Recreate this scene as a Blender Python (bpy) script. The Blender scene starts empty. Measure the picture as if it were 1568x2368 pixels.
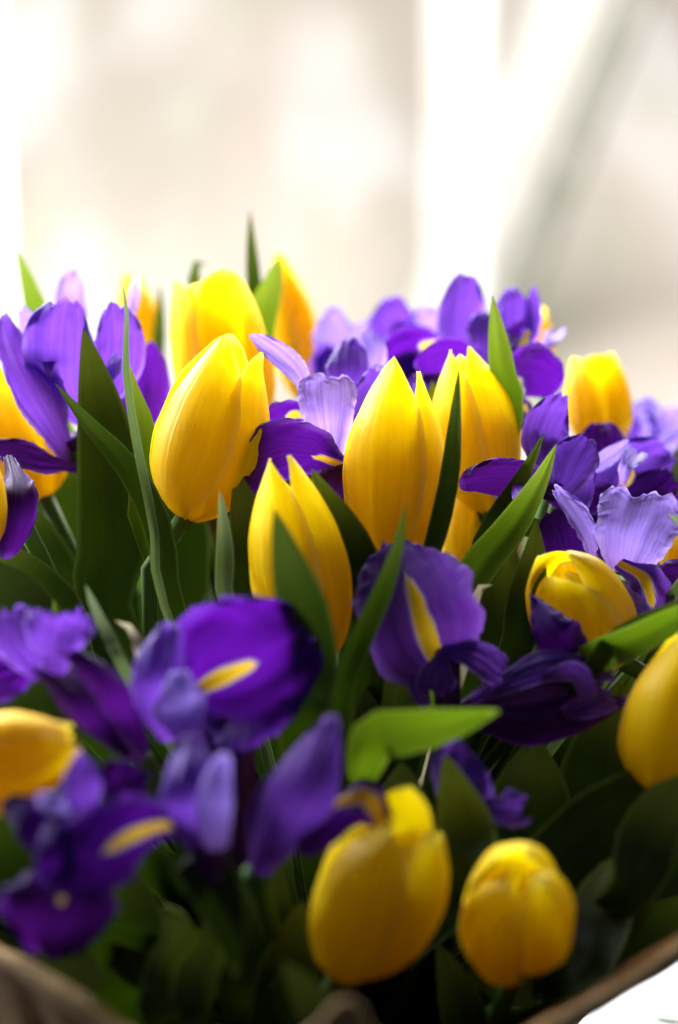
import bpy, math, random
from mathutils import Vector, Matrix, noise

# ------------------------------------------------------------------ camera, world, lamps
sc = bpy.context.scene
COL = sc.collection
PITCH = math.radians(16.0)
ZC = 0.60
FOCUS = 0.745
cam_d = bpy.data.cameras.new('camera')
cam = bpy.data.objects.new('camera', cam_d)
COL.objects.link(cam)
cam.location = (0, 0, ZC)
cam.rotation_euler = (math.pi / 2 - PITCH, 0, 0)
cam_d.sensor_fit = 'HORIZONTAL'
cam_d.sensor_width = 17.333
cam_d.lens = 50.0
cam_d.clip_start = 0.02
cam_d.clip_end = 400
cam_d.dof.use_dof = True
cam_d.dof.focus_distance = FOCUS
cam_d.dof.aperture_fstop = 2.9
sc.camera = cam

world = bpy.data.worlds.new('World')
sc.world = world
world.use_nodes = True
bg = world.node_tree.nodes['Background']
bg.inputs[0].default_value = (0.86, 0.92, 1.0, 1)
bg.inputs[1].default_value = 0.11

def area(name, loc, target, sx, sy, power, color):
    l = bpy.data.lights.new(name, 'AREA')
    l.shape = 'RECTANGLE'; l.size = sx; l.size_y = sy; l.energy = power; l.color = color
    o = bpy.data.objects.new(name, l); COL.objects.link(o)
    o.location = loc
    o.rotation_euler = (Vector(target) - Vector(loc)).to_track_quat('-Z', 'Y').to_euler()
    return o
area('side_window_light', (-1.15, 1.70, 1.05), (0, 0.76, 0.42), 1.0, 0.8, 122, (0.98, 0.99, 1.0))
area('window_light', (-0.15, 2.00, 1.09), (0, 0.70, 0.42), 2.2, 0.80, 175, (0.98, 0.99, 1.0))
area('garden_daylight', (0, 2.3, 7.0), (0, 14, 7.0), 9, 3, 4950, (1.0, 0.985, 0.96))

sc.view_settings.view_transform = 'Standard'
sc.view_settings.look = 'None'
sc.view_settings.exposure = 0.0
sc.view_settings.gamma = 1.0
sc.view_settings.use_curve_mapping = False
sc.render.engine = 'CYCLES'
sc.cycles.use_denoising = True
sc.cycles.max_bounces = 10
sc.cycles.diffuse_bounces = 6
sc.cycles.transmission_bounces = 8
sc.cycles.transparent_max_bounces = 12
sc.cycles.sample_clamp_indirect = 6

# ------------------------------------------------------------------ picture -> place
FWD = Vector((0, math.cos(PITCH), -math.sin(PITCH)))
UP = Vector((0, math.sin(PITCH), math.cos(PITCH)))
RT = Vector((1, 0, 0))
CAM = Vector((0, 0, ZC))
K = 0.26 / 0.75 / 1568
def P(x, y, d):
    return CAM + FWD * d + RT * ((x - 784) * K * d) + UP * (-(y - 1183.5) * K * d)
def on_plane(x, y, z):
    r = FWD + RT * ((x - 784) * K) + UP * (-(y - 1183.5) * K)
    return CAM + r * ((z - ZC) / r.z)
BIND = Vector((0.0, 0.74, 0.10))

# ------------------------------------------------------------------ materials
def new_mat(name):
    m = bpy.data.materials.new(name); m.use_nodes = True
    nt = m.node_tree
    for n in list(nt.nodes): nt.nodes.remove(n)
    out = nt.nodes.new('ShaderNodeOutputMaterial')
    return m, nt, out
def N(nt, t, **kw):
    n = nt.nodes.new(t)
    for k, v in kw.items():
        if k.startswith('i_'):
            key = k[2:]
            key = int(key) if key.isdigit() else key.replace('_', ' ')
            n.inputs[key].default_value = v
        else: setattr(n, k, v)
    return n
def math_n(nt, op, a, b=None, clamp=False):
    n = nt.nodes.new('ShaderNodeMath'); n.operation = op; n.use_clamp = clamp
    for i, s in enumerate((a, b)):
        if s is None: continue
        if isinstance(s, (int, float)): n.inputs[i].default_value = s
        else: nt.links.new(s, n.inputs[i])
    return n.outputs[0]
def mixc(nt, f, a, b):
    n = nt.nodes.new('ShaderNodeMix'); n.data_type = 'RGBA'
    if isinstance(f, (int, float)): n.inputs[0].default_value = f
    else: nt.links.new(f, n.inputs[0])
    for i, s in ((6, a), (7, b)):
        if isinstance(s, tuple): n.inputs[i].default_value = (*s, 1)
        else: nt.links.new(s, n.inputs[i])
    return n.outputs[2]
def smooth(nt, x, lo, hi):
    n = nt.nodes.new('ShaderNodeMapRange'); n.interpolation_type = 'SMOOTHSTEP'
    nt.links.new(x, n.inputs[0]); n.inputs[1].default_value = lo; n.inputs[2].default_value = hi
    return n.outputs[0]

def petal_mat(name, c0, c1, trans, tmix, su=16, sv=1.4, rough=0.58, spec=0.12, edge=None, edge_amt=0.5,
              basec=None, base_amt=0.8, base_v=(0.0, 0.3), signal=False, bump=0.25, tipc=None, patch=0.35, sheen=0.0):
    m, nt, out = new_mat(name); L = nt.links.new
    uv = N(nt, 'ShaderNodeUVMap'); sep = N(nt, 'ShaderNodeSeparateXYZ'); L(uv.outputs[0], sep.inputs[0])
    u, v = sep.outputs[0], sep.outputs[1]
    oi = N(nt, 'ShaderNodeObjectInfo')
    comb = N(nt, 'ShaderNodeCombineXYZ')
    L(math_n(nt, 'MULTIPLY', u, su), comb.inputs[0]); L(math_n(nt, 'MULTIPLY', v, sv), comb.inputs[1])
    L(math_n(nt, 'MULTIPLY', oi.outputs['Random'], 37.0), comb.inputs[2])
    ns = N(nt, 'ShaderNodeTexNoise', i_Scale=1.0, i_Detail=4.0, i_Roughness=0.62); L(comb.outputs[0], ns.inputs['Vector'])
    veins = smooth(nt, ns.outputs[0], 0.32, 0.68)
    tc = N(nt, 'ShaderNodeTexCoord')
    n2 = N(nt, 'ShaderNodeTexNoise', i_Scale=70.0, i_Detail=3.0); L(tc.outputs['Object'], n2.inputs['Vector'])
    pat = smooth(nt, n2.outputs[0], 0.3, 0.72)
    f = math_n(nt, 'ADD', math_n(nt, 'MULTIPLY', veins, 1 - patch), math_n(nt, 'MULTIPLY', pat, patch), True)
    col = mixc(nt, f, c0, c1)
    # colour of each bloom differs a little
    hsv = N(nt, 'ShaderNodeHueSaturation')
    L(math_n(nt, 'ADD', math_n(nt, 'MULTIPLY', oi.outputs['Random'], 0.016), 0.492), hsv.inputs['Hue'])
    L(math_n(nt, 'ADD', math_n(nt, 'MULTIPLY', oi.outputs['Random'], 0.25), 0.88), hsv.inputs['Value'])
    L(col, hsv.inputs['Color']); col = hsv.outputs[0]
    au = math_n(nt, 'MULTIPLY', math_n(nt, 'ABSOLUTE', math_n(nt, 'SUBTRACT', u, 0.5)), 2.0)
    if edge:
        e = math_n(nt, 'MAXIMUM', smooth(nt, au, 0.80, 1.0), smooth(nt, v, 0.93, 1.0))
        col = mixc(nt, math_n(nt, 'MULTIPLY', e, edge_amt), col, edge)
    if basec:
        b = math_n(nt, 'SUBTRACT', 1.0, smooth(nt, v, *base_v))
        col = mixc(nt, math_n(nt, 'MULTIPLY', b, base_amt), col, basec)
    if tipc:
        col = mixc(nt, math_n(nt, 'MULTIPLY', smooth(nt, v, 0.9, 1.0), 0.7), col, tipc)
    if signal:
        at = N(nt, 'ShaderNodeAttribute', attribute_name='sig')
        sv_ = math_n(nt, 'ADD', at.outputs['Fac'], math_n(nt, 'MULTIPLY', math_n(nt, 'SUBTRACT', ns.outputs[0], 0.5), 0.9))
        col = mixc(nt, math_n(nt, 'MULTIPLY', smooth(nt, sv_, -0.75, -0.25), 0.8), col, (0.66, 0.62, 0.66))
        ye = mixc(nt, pat, (0.72, 0.36, 0.004), (0.85, 0.52, 0.01))
        col = mixc(nt, smooth(nt, sv_, -0.30, -0.16), col, ye)
    bs = N(nt, 'ShaderNodeBsdfPrincipled', i_Roughness=rough, i_Specular_IOR_Level=spec)
    if sheen:
        bs.inputs['Sheen Weight'].default_value = sheen; bs.inputs['Sheen Roughness'].default_value = 0.4
    L(col, bs.inputs['Base Color'])
    bp = N(nt, 'ShaderNodeBump', i_Strength=bump, i_Distance=0.0006); L(ns.outputs[0], bp.inputs['Height'])
    L(bp.outputs[0], bs.inputs['Normal'])
    tr = N(nt, 'ShaderNodeBsdfTranslucent')
    tcol = mixc(nt, 0.5, col, trans)
    if signal: tcol = mixc(nt, smooth(nt, sv_, -0.55, -0.2), tcol, (0.85, 0.55, 0.02))
    L(tcol, tr.inputs[0])
    mx = N(nt, 'ShaderNodeMixShader', i_0=tmix); L(bs.outputs[0], mx.inputs[1]); L(tr.outputs[0], mx.inputs[2])
    L(mx.outputs[0], out.inputs[0])
    return m

M = {}
M['tulip'] = petal_mat('tulip_petal', (0.90, 0.61, 0.002), (0.98, 0.78, 0.004), (1.0, 0.87, 0.003), 0.50, su=24, sv=0.7,
                       rough=0.45, spec=0.2, edge=(0.97, 0.86, 0.22), edge_amt=0.7, basec=(0.82, 0.58, 0.004), base_amt=0.5,  # edge: lighter petal margin plus painted backlit rim glow
                       base_v=(0.0, 0.35), bump=0.6, patch=0.25)
M['pistil'] = petal_mat('tulip_pistil', (0.75, 0.45, 0.02), (0.85, 0.62, 0.05), (0.9, 0.7, 0.05), 0.2)
M['fall'] = petal_mat('iris_fall', (0.018, 0.001, 0.085), (0.070, 0.008, 0.25), (0.17, 0.006, 0.50), 0.28, su=26, sv=1.2,
                      edge=(0.17, 0.09, 0.46), edge_amt=0.6, signal=True, bump=0.5, sheen=0.0)
M['fall_light'] = petal_mat('iris_pale_fall', (0.045, 0.006, 0.19), (0.15, 0.055, 0.43), (0.28, 0.05, 0.66), 0.36, su=30, sv=1.1,
                      edge=(0.26, 0.17, 0.56), edge_amt=0.6, signal=True, bump=0.5, sheen=0.0)
M['dark'] = petal_mat('iris_dark_fall', (0.016, 0.001, 0.045), (0.050, 0.006, 0.14), (0.12, 0.006, 0.28), 0.26, su=26, sv=1.2,
                      edge=(0.15, 0.06, 0.40), edge_amt=0.7, signal=True, bump=0.5, sheen=0.0)
M['std'] = petal_mat('iris_standard', (0.045, 0.007, 0.20), (0.135, 0.048, 0.41), (0.22, 0.06, 0.62), 0.34, su=22, sv=1.2,
                     edge=(0.40, 0.28, 0.74), edge_amt=0.5, basec=(0.14, 0.03, 0.28), base_amt=0.5, bump=0.5, sheen=0.0)
M['lilac'] = petal_mat('iris_crest', (0.15, 0.07, 0.48), (0.36, 0.25, 0.74), (0.38, 0.25, 0.85), 0.40, su=30, sv=1.0,
                       edge=(0.52, 0.45, 0.85), edge_amt=0.6, basec=(0.36, 0.13, 0.42), base_amt=0.6, base_v=(0.05, 0.4), bump=0.6, sheen=0.0)
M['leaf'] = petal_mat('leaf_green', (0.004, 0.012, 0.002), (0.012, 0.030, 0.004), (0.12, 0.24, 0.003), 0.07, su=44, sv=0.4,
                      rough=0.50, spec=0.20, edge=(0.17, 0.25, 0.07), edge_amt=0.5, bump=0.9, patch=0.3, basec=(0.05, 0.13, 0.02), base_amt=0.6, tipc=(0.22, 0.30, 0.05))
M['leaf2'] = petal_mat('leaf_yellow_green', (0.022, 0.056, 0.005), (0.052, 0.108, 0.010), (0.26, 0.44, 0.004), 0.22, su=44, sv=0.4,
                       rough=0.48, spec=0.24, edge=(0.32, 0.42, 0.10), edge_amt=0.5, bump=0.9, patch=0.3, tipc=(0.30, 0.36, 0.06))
M['blade'] = petal_mat('iris_leaf_blade', (0.06, 0.10, 0.035), (0.12, 0.18, 0.075), (0.16, 0.26, 0.05), 0.22, su=12, sv=0.4,
                       rough=0.45, spec=0.35, edge=(0.38, 0.44, 0.28), edge_amt=0.8, bump=0.3)
M['dry'] = petal_mat('dry_spathe', (0.42, 0.36, 0.22), (0.62, 0.57, 0.42), (0.7, 0.6, 0.35), 0.35, su=12, sv=0.6, rough=0.6)
M['stem'] = petal_mat('stem_green', (0.05, 0.12, 0.025), (0.09, 0.18, 0.04), (0.1, 0.2, 0.03), 0.05, su=10, sv=1)
M['tube'] = petal_mat('iris_tube', (0.04, 0.008, 0.09), (0.085, 0.02, 0.17), (0.12, 0.03, 0.2), 0.08, su=16, sv=0.6)

def paper_mat(name, c0, c1, printed=False):
    m, nt, out = new_mat(name); L = nt.links.new
    tc = N(nt, 'ShaderNodeTexCoord'); uv = N(nt, 'ShaderNodeUVMap')
    n1 = N(nt, 'ShaderNodeTexNoise', i_Scale=160.0, i_Detail=6.0, i_Roughness=0.7); L(tc.outputs['Object'], n1.inputs[0])
    mp = N(nt, 'ShaderNodeMapping'); mp.inputs['Scale'].default_value = (60, 420, 1); L(uv.outputs[0], mp.inputs[0])
    n2 = N(nt, 'ShaderNodeTexNoise', i_Scale=1.0, i_Detail=4.0); L(mp.outputs[0], n2.inputs[0])
    col = mixc(nt, smooth(nt, n1.outputs[0], 0.3, 0.7), c0, c1)
    col = mixc(nt, math_n(nt, 'MULTIPLY', smooth(nt, n2.outputs[0], 0.45, 0.7), 0.5), col, tuple(x * 0.55 for x in c0))
    if printed:
        mp2 = N(nt, 'ShaderNodeMapping'); mp2.inputs['Scale'].default_value = (46, 15, 1); mp2.inputs['Rotation'].default_value = (0, 0, 0.5)
        L(uv.outputs[0], mp2.inputs[0])
        w = N(nt, 'ShaderNodeTexWave', i_Scale=1.0, i_Distortion=5.5, i_Detail=1.5, i_Detail_Scale=0.7); L(mp2.outputs[0], w.inputs[0])
        k = math_n(nt, 'SUBTRACT', 1.0, smooth(nt, w.outputs['Fac'], 0.0, 0.13))
        col = mixc(nt, math_n(nt, 'MULTIPLY', k, 0.85), col, (0.018, 0.012, 0.008))
    bs = N(nt, 'ShaderNodeBsdfPrincipled', i_Roughness=0.95, i_Specular_IOR_Level=0.03); L(col, bs.inputs['Base Color'])
    bp = N(nt, 'ShaderNodeBump', i_Strength=0.3, i_Distance=0.0005); L(n1.outputs[0], bp.inputs['Height']); L(bp.outputs[0], bs.inputs['Normal'])
    L(bs.outputs[0], out.inputs[0])
    return m
M['kraft'] = paper_mat('kraft_paper', (0.07, 0.032, 0.009), (0.13, 0.062, 0.018), True)
M['hem'] = paper_mat('kraft_paper_edge', (0.13, 0.085, 0.042), (0.22, 0.15, 0.08))

def plain_mat(name, c0, c1, scale, rough=0.6, spec=0.3, detail=5.0, bump=0.0):
    m, nt, out = new_mat(name); L = nt.links.new
    tc = N(nt, 'ShaderNodeTexCoord')
    n1 = N(nt, 'ShaderNodeTexNoise', i_Scale=scale, i_Detail=detail); L(tc.outputs['Object'], n1.inputs[0])
    col = mixc(nt, smooth(nt, n1.outputs[0], 0.3, 0.7), c0, c1)
    bs = N(nt, 'ShaderNodeBsdfPrincipled', i_Roughness=rough, i_Specular_IOR_Level=spec); L(col, bs.inputs['Base Color'])
    if bump:
        bp = N(nt, 'ShaderNodeBump', i_Strength=bump); L(n1.outputs[0], bp.inputs['Height']); L(bp.outputs[0], bs.inputs['Normal'])
    L(bs.outputs[0], out.inputs[0])
    return m
M['sill'] = plain_mat('white_painted_sill', (0.80, 0.80, 0.80), (0.84, 0.84, 0.83), 9, 0.35)
M['bark'] = plain_mat('grey_bark', (0.20, 0.20, 0.165), (0.29, 0.28, 0.24), 6, 0.9, bump=0.4)
M['pale_strip'] = plain_mat('pale_strip_tone', (0.42, 0.41, 0.37), (0.55, 0.535, 0.49), 3, 0.9, bump=0.4)

def ground_mat():
    m, nt, out = new_mat('winter_garden_bank'); L = nt.links.new
    tc = N(nt, 'ShaderNodeTexCoord')
    mp = N(nt, 'ShaderNodeMapping'); mp.inputs['Scale'].default_value = (1.0, 0.13, 0.5); L(tc.outputs['Object'], mp.inputs[0])
    n1 = N(nt, 'ShaderNodeTexNoise', i_Scale=1.1, i_Detail=3.0); L(mp.outputs[0], n1.inputs[0])
    n2 = N(nt, 'ShaderNodeTexNoise', i_Scale=1.7, i_Detail=4.0); L(mp.outputs[0], n2.inputs[0])
    n3 = N(nt, 'ShaderNodeTexNoise', i_Scale=9.0, i_Detail=6.0); L(tc.outputs['Object'], n3.inputs[0])
    col = mixc(nt, smooth(nt, n1.outputs[0], 0.40, 0.60), (0.43, 0.385, 0.33), (0.59, 0.565, 0.54))
    col = mixc(nt, math_n(nt, 'MULTIPLY', smooth(nt, n2.outputs[0], 0.52, 0.68), 0.55), col, (0.43, 0.46, 0.32))
    col = mixc(nt, math_n(nt, 'MULTIPLY', smooth(nt, n3.outputs[0], 0.5, 0.8), 0.4), col, (0.30, 0.26, 0.22))
    n4 = N(nt, 'ShaderNodeTexNoise', i_Scale=0.9, i_Detail=2.0); mp4 = N(nt, 'ShaderNodeMapping'); mp4.inputs['Scale'].default_value = (1.0, 0.16, 0.5); mp4.inputs['Location'].default_value = (7, 3, 1)
    L(tc.outputs['Object'], mp4.inputs[0]); L(mp4.outputs[0], n4.inputs[0])
    col = mixc(nt, math_n(nt, 'MULTIPLY', smooth(nt, n4.outputs[0], 0.5, 0.66), 0.3), col, (0.58, 0.48, 0.43))
    bs = N(nt, 'ShaderNodeBsdfPrincipled', i_Roughness=0.95, i_Specular_IOR_Level=0.1); L(col, bs.inputs['Base Color'])
    L(bs.outputs[0], out.inputs[0])
    return m
M['ground'] = ground_mat()
def curtain_mat():
    m, nt, out = new_mat('sheer_white_cloth'); L = nt.links.new
    tc = N(nt, 'ShaderNodeTexCoord')
    w = N(nt, 'ShaderNodeTexNoise', i_Scale=700.0, i_Detail=2.0); L(tc.outputs['Object'], w.inputs[0])
    col = mixc(nt, smooth(nt, w.outputs[0], 0.3, 0.7), (0.84, 0.84, 0.84), (0.9, 0.9, 0.9))
    d = N(nt, 'ShaderNodeBsdfDiffuse'); L(col, d.inputs[0])
    t = N(nt, 'ShaderNodeBsdfTranslucent'); L(col, t.inputs[0])
    a = N(nt, 'ShaderNodeMixShader', i_0=0.62); L(d.outputs[0], a.inputs[1]); L(t.outputs[0], a.inputs[2])
    tp = N(nt, 'ShaderNodeBsdfTransparent')
    b = N(nt, 'ShaderNodeMixShader', i_0=0.93); L(a.outputs[0], b.inputs[1]); L(tp.outputs[0], b.inputs[2])
    L(b.outputs[0], out.inputs[0])
    return m
M['curtain'] = curtain_mat()
# ------------------------------------------------------------------ helpers
def obj(name, verts, faces, mat, parent=None, uvs=None, attr=None):
    me = bpy.data.meshes.new(name)
    me.from_pydata([tuple(v) for v in verts], [], faces)
    if uvs:
        l = me.uv_layers.new(name='UVMap')
        for poly in me.polygons:
            for li in poly.loop_indices:
                l.data[li].uv = uvs[me.loops[li].vertex_index]
    if attr:
        for k, vals in attr.items():
            a = me.attributes.new(k, 'FLOAT', 'POINT'); a.data.foreach_set('value', vals)
    me.shade_smooth()
    me.materials.append(mat)
    o = bpy.data.objects.new(name, me); COL.objects.link(o)
    if parent is not None:
        o.parent = parent
        o.matrix_parent_inverse = Matrix.Translation(-parent.location)
    return o
def tag(o, label, cat, group=None):
    o['label'] = label; o['category'] = cat
    if group: o['group'] = group
    return o
def struct(o):
    o['kind'] = 'structure'; return o
def empty(name, loc):
    o = bpy.data.objects.new(name, None); COL.objects.link(o); o.location = loc; o.empty_display_size = 0.01
    return o
LUT = {}
def interp(tab, t):
    """smooth monotone curve through (t, value) pairs, looked up from a table of 513 steps"""
    lut = LUT.get(id(tab))
    if lut is None:
        xs = [a for a, _ in tab]; ys = [b for _, b in tab]; n = len(xs)
        dl = [(ys[i + 1] - ys[i]) / (xs[i + 1] - xs[i]) for i in range(n - 1)]
        m = [dl[0]] + [0 if dl[i - 1] * dl[i] <= 0 else 2 * dl[i - 1] * dl[i] / (dl[i - 1] + dl[i]) for i in range(1, n - 1)] + [dl[-1]]
        vals = []
        for k in range(513):
            q = xs[0] + (xs[-1] - xs[0]) * k / 512
            i = 0
            while i < n - 2 and q > xs[i + 1]: i += 1
            h = xs[i + 1] - xs[i]; f = (q - xs[i]) / h
            vals.append((1 + 2 * f) * (1 - f) ** 2 * ys[i] + f * (1 - f) ** 2 * h * m[i] + f * f * (3 - 2 * f) * ys[i + 1] + f * f * (f - 1) * h * m[i + 1])
        lut = LUT[id(tab)] = (xs[0], xs[-1], vals, tab)
    x0, x1, vals, _ = lut
    q = (t - x0) / (x1 - x0) * 512
    if q <= 0: return vals[0]
    if q >= 512: return vals[512]
    i = int(q); f = q - i
    return vals[i] + (vals[i + 1] - vals[i]) * f
def spline(pts, t):
    n = len(pts) - 1
    if n == 1: return pts[0].lerp(pts[1], t)
    x = min(t * n, n - 1e-6); i = int(x); f = x - i
    p1, p2 = pts[i], pts[i + 1]
    p0 = pts[i - 1] if i else p1 * 2 - p2
    p3 = pts[i + 2] if i + 2 <= n else p2 * 2 - p1
    return 0.5 * (p1 * 2 + (p2 - p0) * f + (p0 * 2 - p1 * 5 + p2 * 4 - p3) * f * f + (p1 * 3 - p0 - p2 * 3 + p3) * f ** 3)
def resample(pts, n=64):
    raw = [spline(pts, i / (n * 3)) for i in range(n * 3 + 1)]
    acc = [0.0]
    for a, b in zip(raw, raw[1:]): acc.append(acc[-1] + (b - a).length)
    out, j = [], 0
    for i in range(n + 1):
        s = acc[-1] * i / n
        while j < len(raw) - 2 and acc[j + 1] < s: j += 1
        g = (s - acc[j]) / max(1e-9, acc[j + 1] - acc[j])
        out.append(raw[j].lerp(raw[j + 1], g))
    return out
SEED = [0]
WP = {
    'leaf':  [(0, .55), (.2, .85), (.45, 1), (.65, .86), (.82, .55), (.93, .26), (.98, .09), (1, .012)],
    'spear': [(0, .8), (.3, 1), (.55, .9), (.75, .62), (.9, .3), (.97, .11), (1, .012)],
    'blade': [(0, .9), (.4, 1), (.7, .8), (.9, .45), (1, .04)],
    'fall':  [(0, .28), (.22, .40), (.45, .78), (.7, 1), (.88, .95), (1, .72)],
    'round': [(0, .30), (.18, .70), (.42, 1), (.72, .98), (.9, .82), (1, .62)],
    'std':   [(0, .24), (.25, .55), (.55, .95), (.75, 1), (.9, .88), (1, .6)],
    'fan':   [(0, .26), (.3, .48), (.6, .82), (.85, 1), (1, .93)],
    'hood':  [(0, .62), (.3, .92), (.55, 1), (.8, .92), (1, .62)],
    'bud':   [(0, .35), (.25, .75), (.5, 1), (.75, .93), (.92, .62), (1, .36)],
}
def ribbon(name, mat, pts, w, parent=None, prof='leaf', roll=0.0, cup=0.0, fold=0.0, ruf=0.0, rn=3.0, er=0.0, scal=0.0,
           sig=None, nu=14, nv=30, notch=0.0, edge=0.0, fine=0.0, crease=0.0):
    """a petal or leaf: a curved sheet along a midrib of points in the place; w = greatest width in metres"""
    SEED[0] += 1; sd = SEED[0] * 7.31
    mid = resample(pts, 80)
    tab = WP[prof] if isinstance(prof, str) else prof
    def at(t):
        x = max(0, min(1, t)) * 80; i = min(79, int(x)); return mid[i].lerp(mid[i + 1], x - i)
    vs, uvs, sg = [], [], []
    sig_v = sig or (0, 0.01, 0.0001)
    for j in range(nv + 1):
        t0 = j / nv
        t0 = 1 - (1 - t0) ** 1.25
        for i in range(nu + 1):
            u = -1 + 2 * i / nu
            cutr = er * (1 - math.sqrt(max(0, 1 - (abs(u) ** 2.2) * 0.999))) if er else 0
            if scal: cutr += scal * (0.5 + 0.9 * noise.noise((u * 3.1, sd, 0.3)) + 0.35 * noise.noise((u * 8.0, sd, 4.3)))
            if notch: cutr += notch * math.exp(-((u - 0.15) / 0.16) ** 2)
            t = t0 * (1 - max(0, cutr))
            p = at(t)
            tg = (at(min(1, t + 0.02)) - at(max(0, t - 0.02))).normalized()
            n = (CAM - p).normalized(); n = (n - tg * n.dot(tg))
            if n.length < 0.05: n = UP - tg * UP.dot(tg)
            n.normalize()
            r = interp(roll, t) if isinstance(roll, list) else roll
            n = Matrix.Rotation(math.radians(r), 3, tg) @ n
            s = tg.cross(n)
            hw = 0.5 * w * interp(tab, t0)
            if edge: hw *= 1 + edge * noise.noise((t0 * 9, math.copysign(2.2, u), sd)) + fine * .8 * noise.noise((t0 * 31, math.copysign(4.2, u), sd))
            c = interp(cup, t0) if isinstance(cup, list) else cup
            if abs(c) > 1e-3:
                x = math.sin(c * u) / c * hw; y = (1 - math.cos(c * u)) / c * hw
            else: x, y = u * hw, 0
            y += fold * hw * (math.sqrt(u * u + 0.015) - 0.12)
            if ruf:
                e = max(abs(u) ** 2.2, max(0, (t0 - 0.7) / 0.3) ** 1.5 if er or scal else 0)
                y += ruf * w * e * (1.1 * noise.noise((u * 1.6, t0 * rn, sd)) + 0.5 * noise.noise((u * 3.5, t0 * rn * 2.6, sd + 9)))
            y += 0.03 * w * noise.noise((u * 1.4, t0 * 2.2, sd + 3))
            if crease:
                y += crease * w * noise.noise((u * 3.2, t0 * 1.1, sd + 21)) - .018 * w * math.exp(-(u / .07) ** 2)
                x += hw * .13 * noise.noise((t0 * 2.3, 1.5, sd + 31)) * (.3 + t0)
            if fine:
                fe = abs(u) ** 5 * (t0 > .2)
                y += fine * w * max(fe, max(0, (t0 - .86) / .14)) * (noise.noise((u * 9, t0 * 26, sd + 5)) + .5 * noise.noise((u * 19, t0 * 55, sd + 6)))
            vs.append(p + s * x + n * y); uvs.append((0.5 + u / 2, t))
            a, b, h = sig_v
            q = (t - a) / (b - a)
            if q < 0: val = 0.6 - abs(u) / h if a <= 0.001 else -1 + q
            else: val = max(-4.0, (1 - q) ** 0.75 * (1.0 if q < 1 else 0) - abs(u) / h if q < 1 else -abs(u) / h - (q - 1) * 5)
            sg.append(val if sig else -4.0)
    fs = []
    for j in range(nv):
        for i in range(nu):
            a = j * (nu + 1) + i
            fs.append((a, a + 1, a + nu + 2, a + nu + 1))
    return obj(name, vs, fs, mat, parent, uvs, {'sig': sg})
def tube(name, mat, pts, radii, parent=None, nr=10, nv=14):
    mid = resample(pts, nv)
    vs, uvs = [], []
    for j, p in enumerate(mid):
        t = j / nv
        tg = (mid[min(nv, j + 1)] - mid[max(0, j - 1)]).normalized()
        a = tg.cross(Vector((0.13, 1, 0.2))).normalized(); b = tg.cross(a)
        r = interp(radii, t)
        for i in range(nr):
            an = 2 * math.pi * i / nr
            vs.append(p + (a * math.cos(an) + b * math.sin(an)) * r); uvs.append((i / nr, t))
    fs = []
    for j in range(nv):
        for i in range(nr):
            fs.append((j * nr + i, j * nr + (i + 1) % nr, (j + 1) * nr + (i + 1) % nr, (j + 1) * nr + i))
    fs.append(tuple(range(nr))[::-1]); fs.append(tuple(range(nv * nr, nv * nr + nr)))
    return obj(name, vs, fs, mat, parent, uvs)
def px(d): return K * d
def pts3(pl, d):
    return [P(p[0], p[1], d + (p[2] if len(p) > 2 else 0)) for p in pl]
rnd = random.Random(11)
def foot_of(p):
    """where the stem of a bloom ends in the bound bunch"""
    o = p - BIND
    return Vector((o.x * 0.16, 0.74 + o.y * 0.16, 0.012))
def stem(p, axis, parent, r=0.0032):
    f = foot_of(p); b = BIND + Vector((f.x * 1.2, (f.y - 0.74) * 1.2, 0.03))
    tube('stem', M['stem'], [p + axis * 0.004, p - axis * 0.05, b, f], [(0, r * 1.15), (.1, r), (1, r)], parent)

# ------------------------------------------------------------------ the setting
def box(name, lo, hi, mat, parent=None, bev=0.004):
    import bmesh
    bm = bmesh.new(); bmesh.ops.create_cube(bm, size=1)
    for v in bm.verts:
        v.co = Vector([(lo[i] + hi[i]) / 2 + v.co[i] * (hi[i] - lo[i]) for i in range(3)])
    if bev: bmesh.ops.bevel(bm, geom=bm.edges[:], offset=bev, segments=2, affect='EDGES')
    me = bpy.data.meshes.new(name); bm.to_mesh(me); bm.free(); me.materials.append(mat)
    o = bpy.data.objects.new(name, me); COL.objects.link(o)
    if parent: o.parent = parent; o.matrix_parent_inverse = Matrix.Translation(-parent.location)
    return o
struct(box('window_sill', (-1.3, 0.60, -0.05), (1.3, 1.36, 0.0), M['sill'], bev=0.008))
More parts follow.
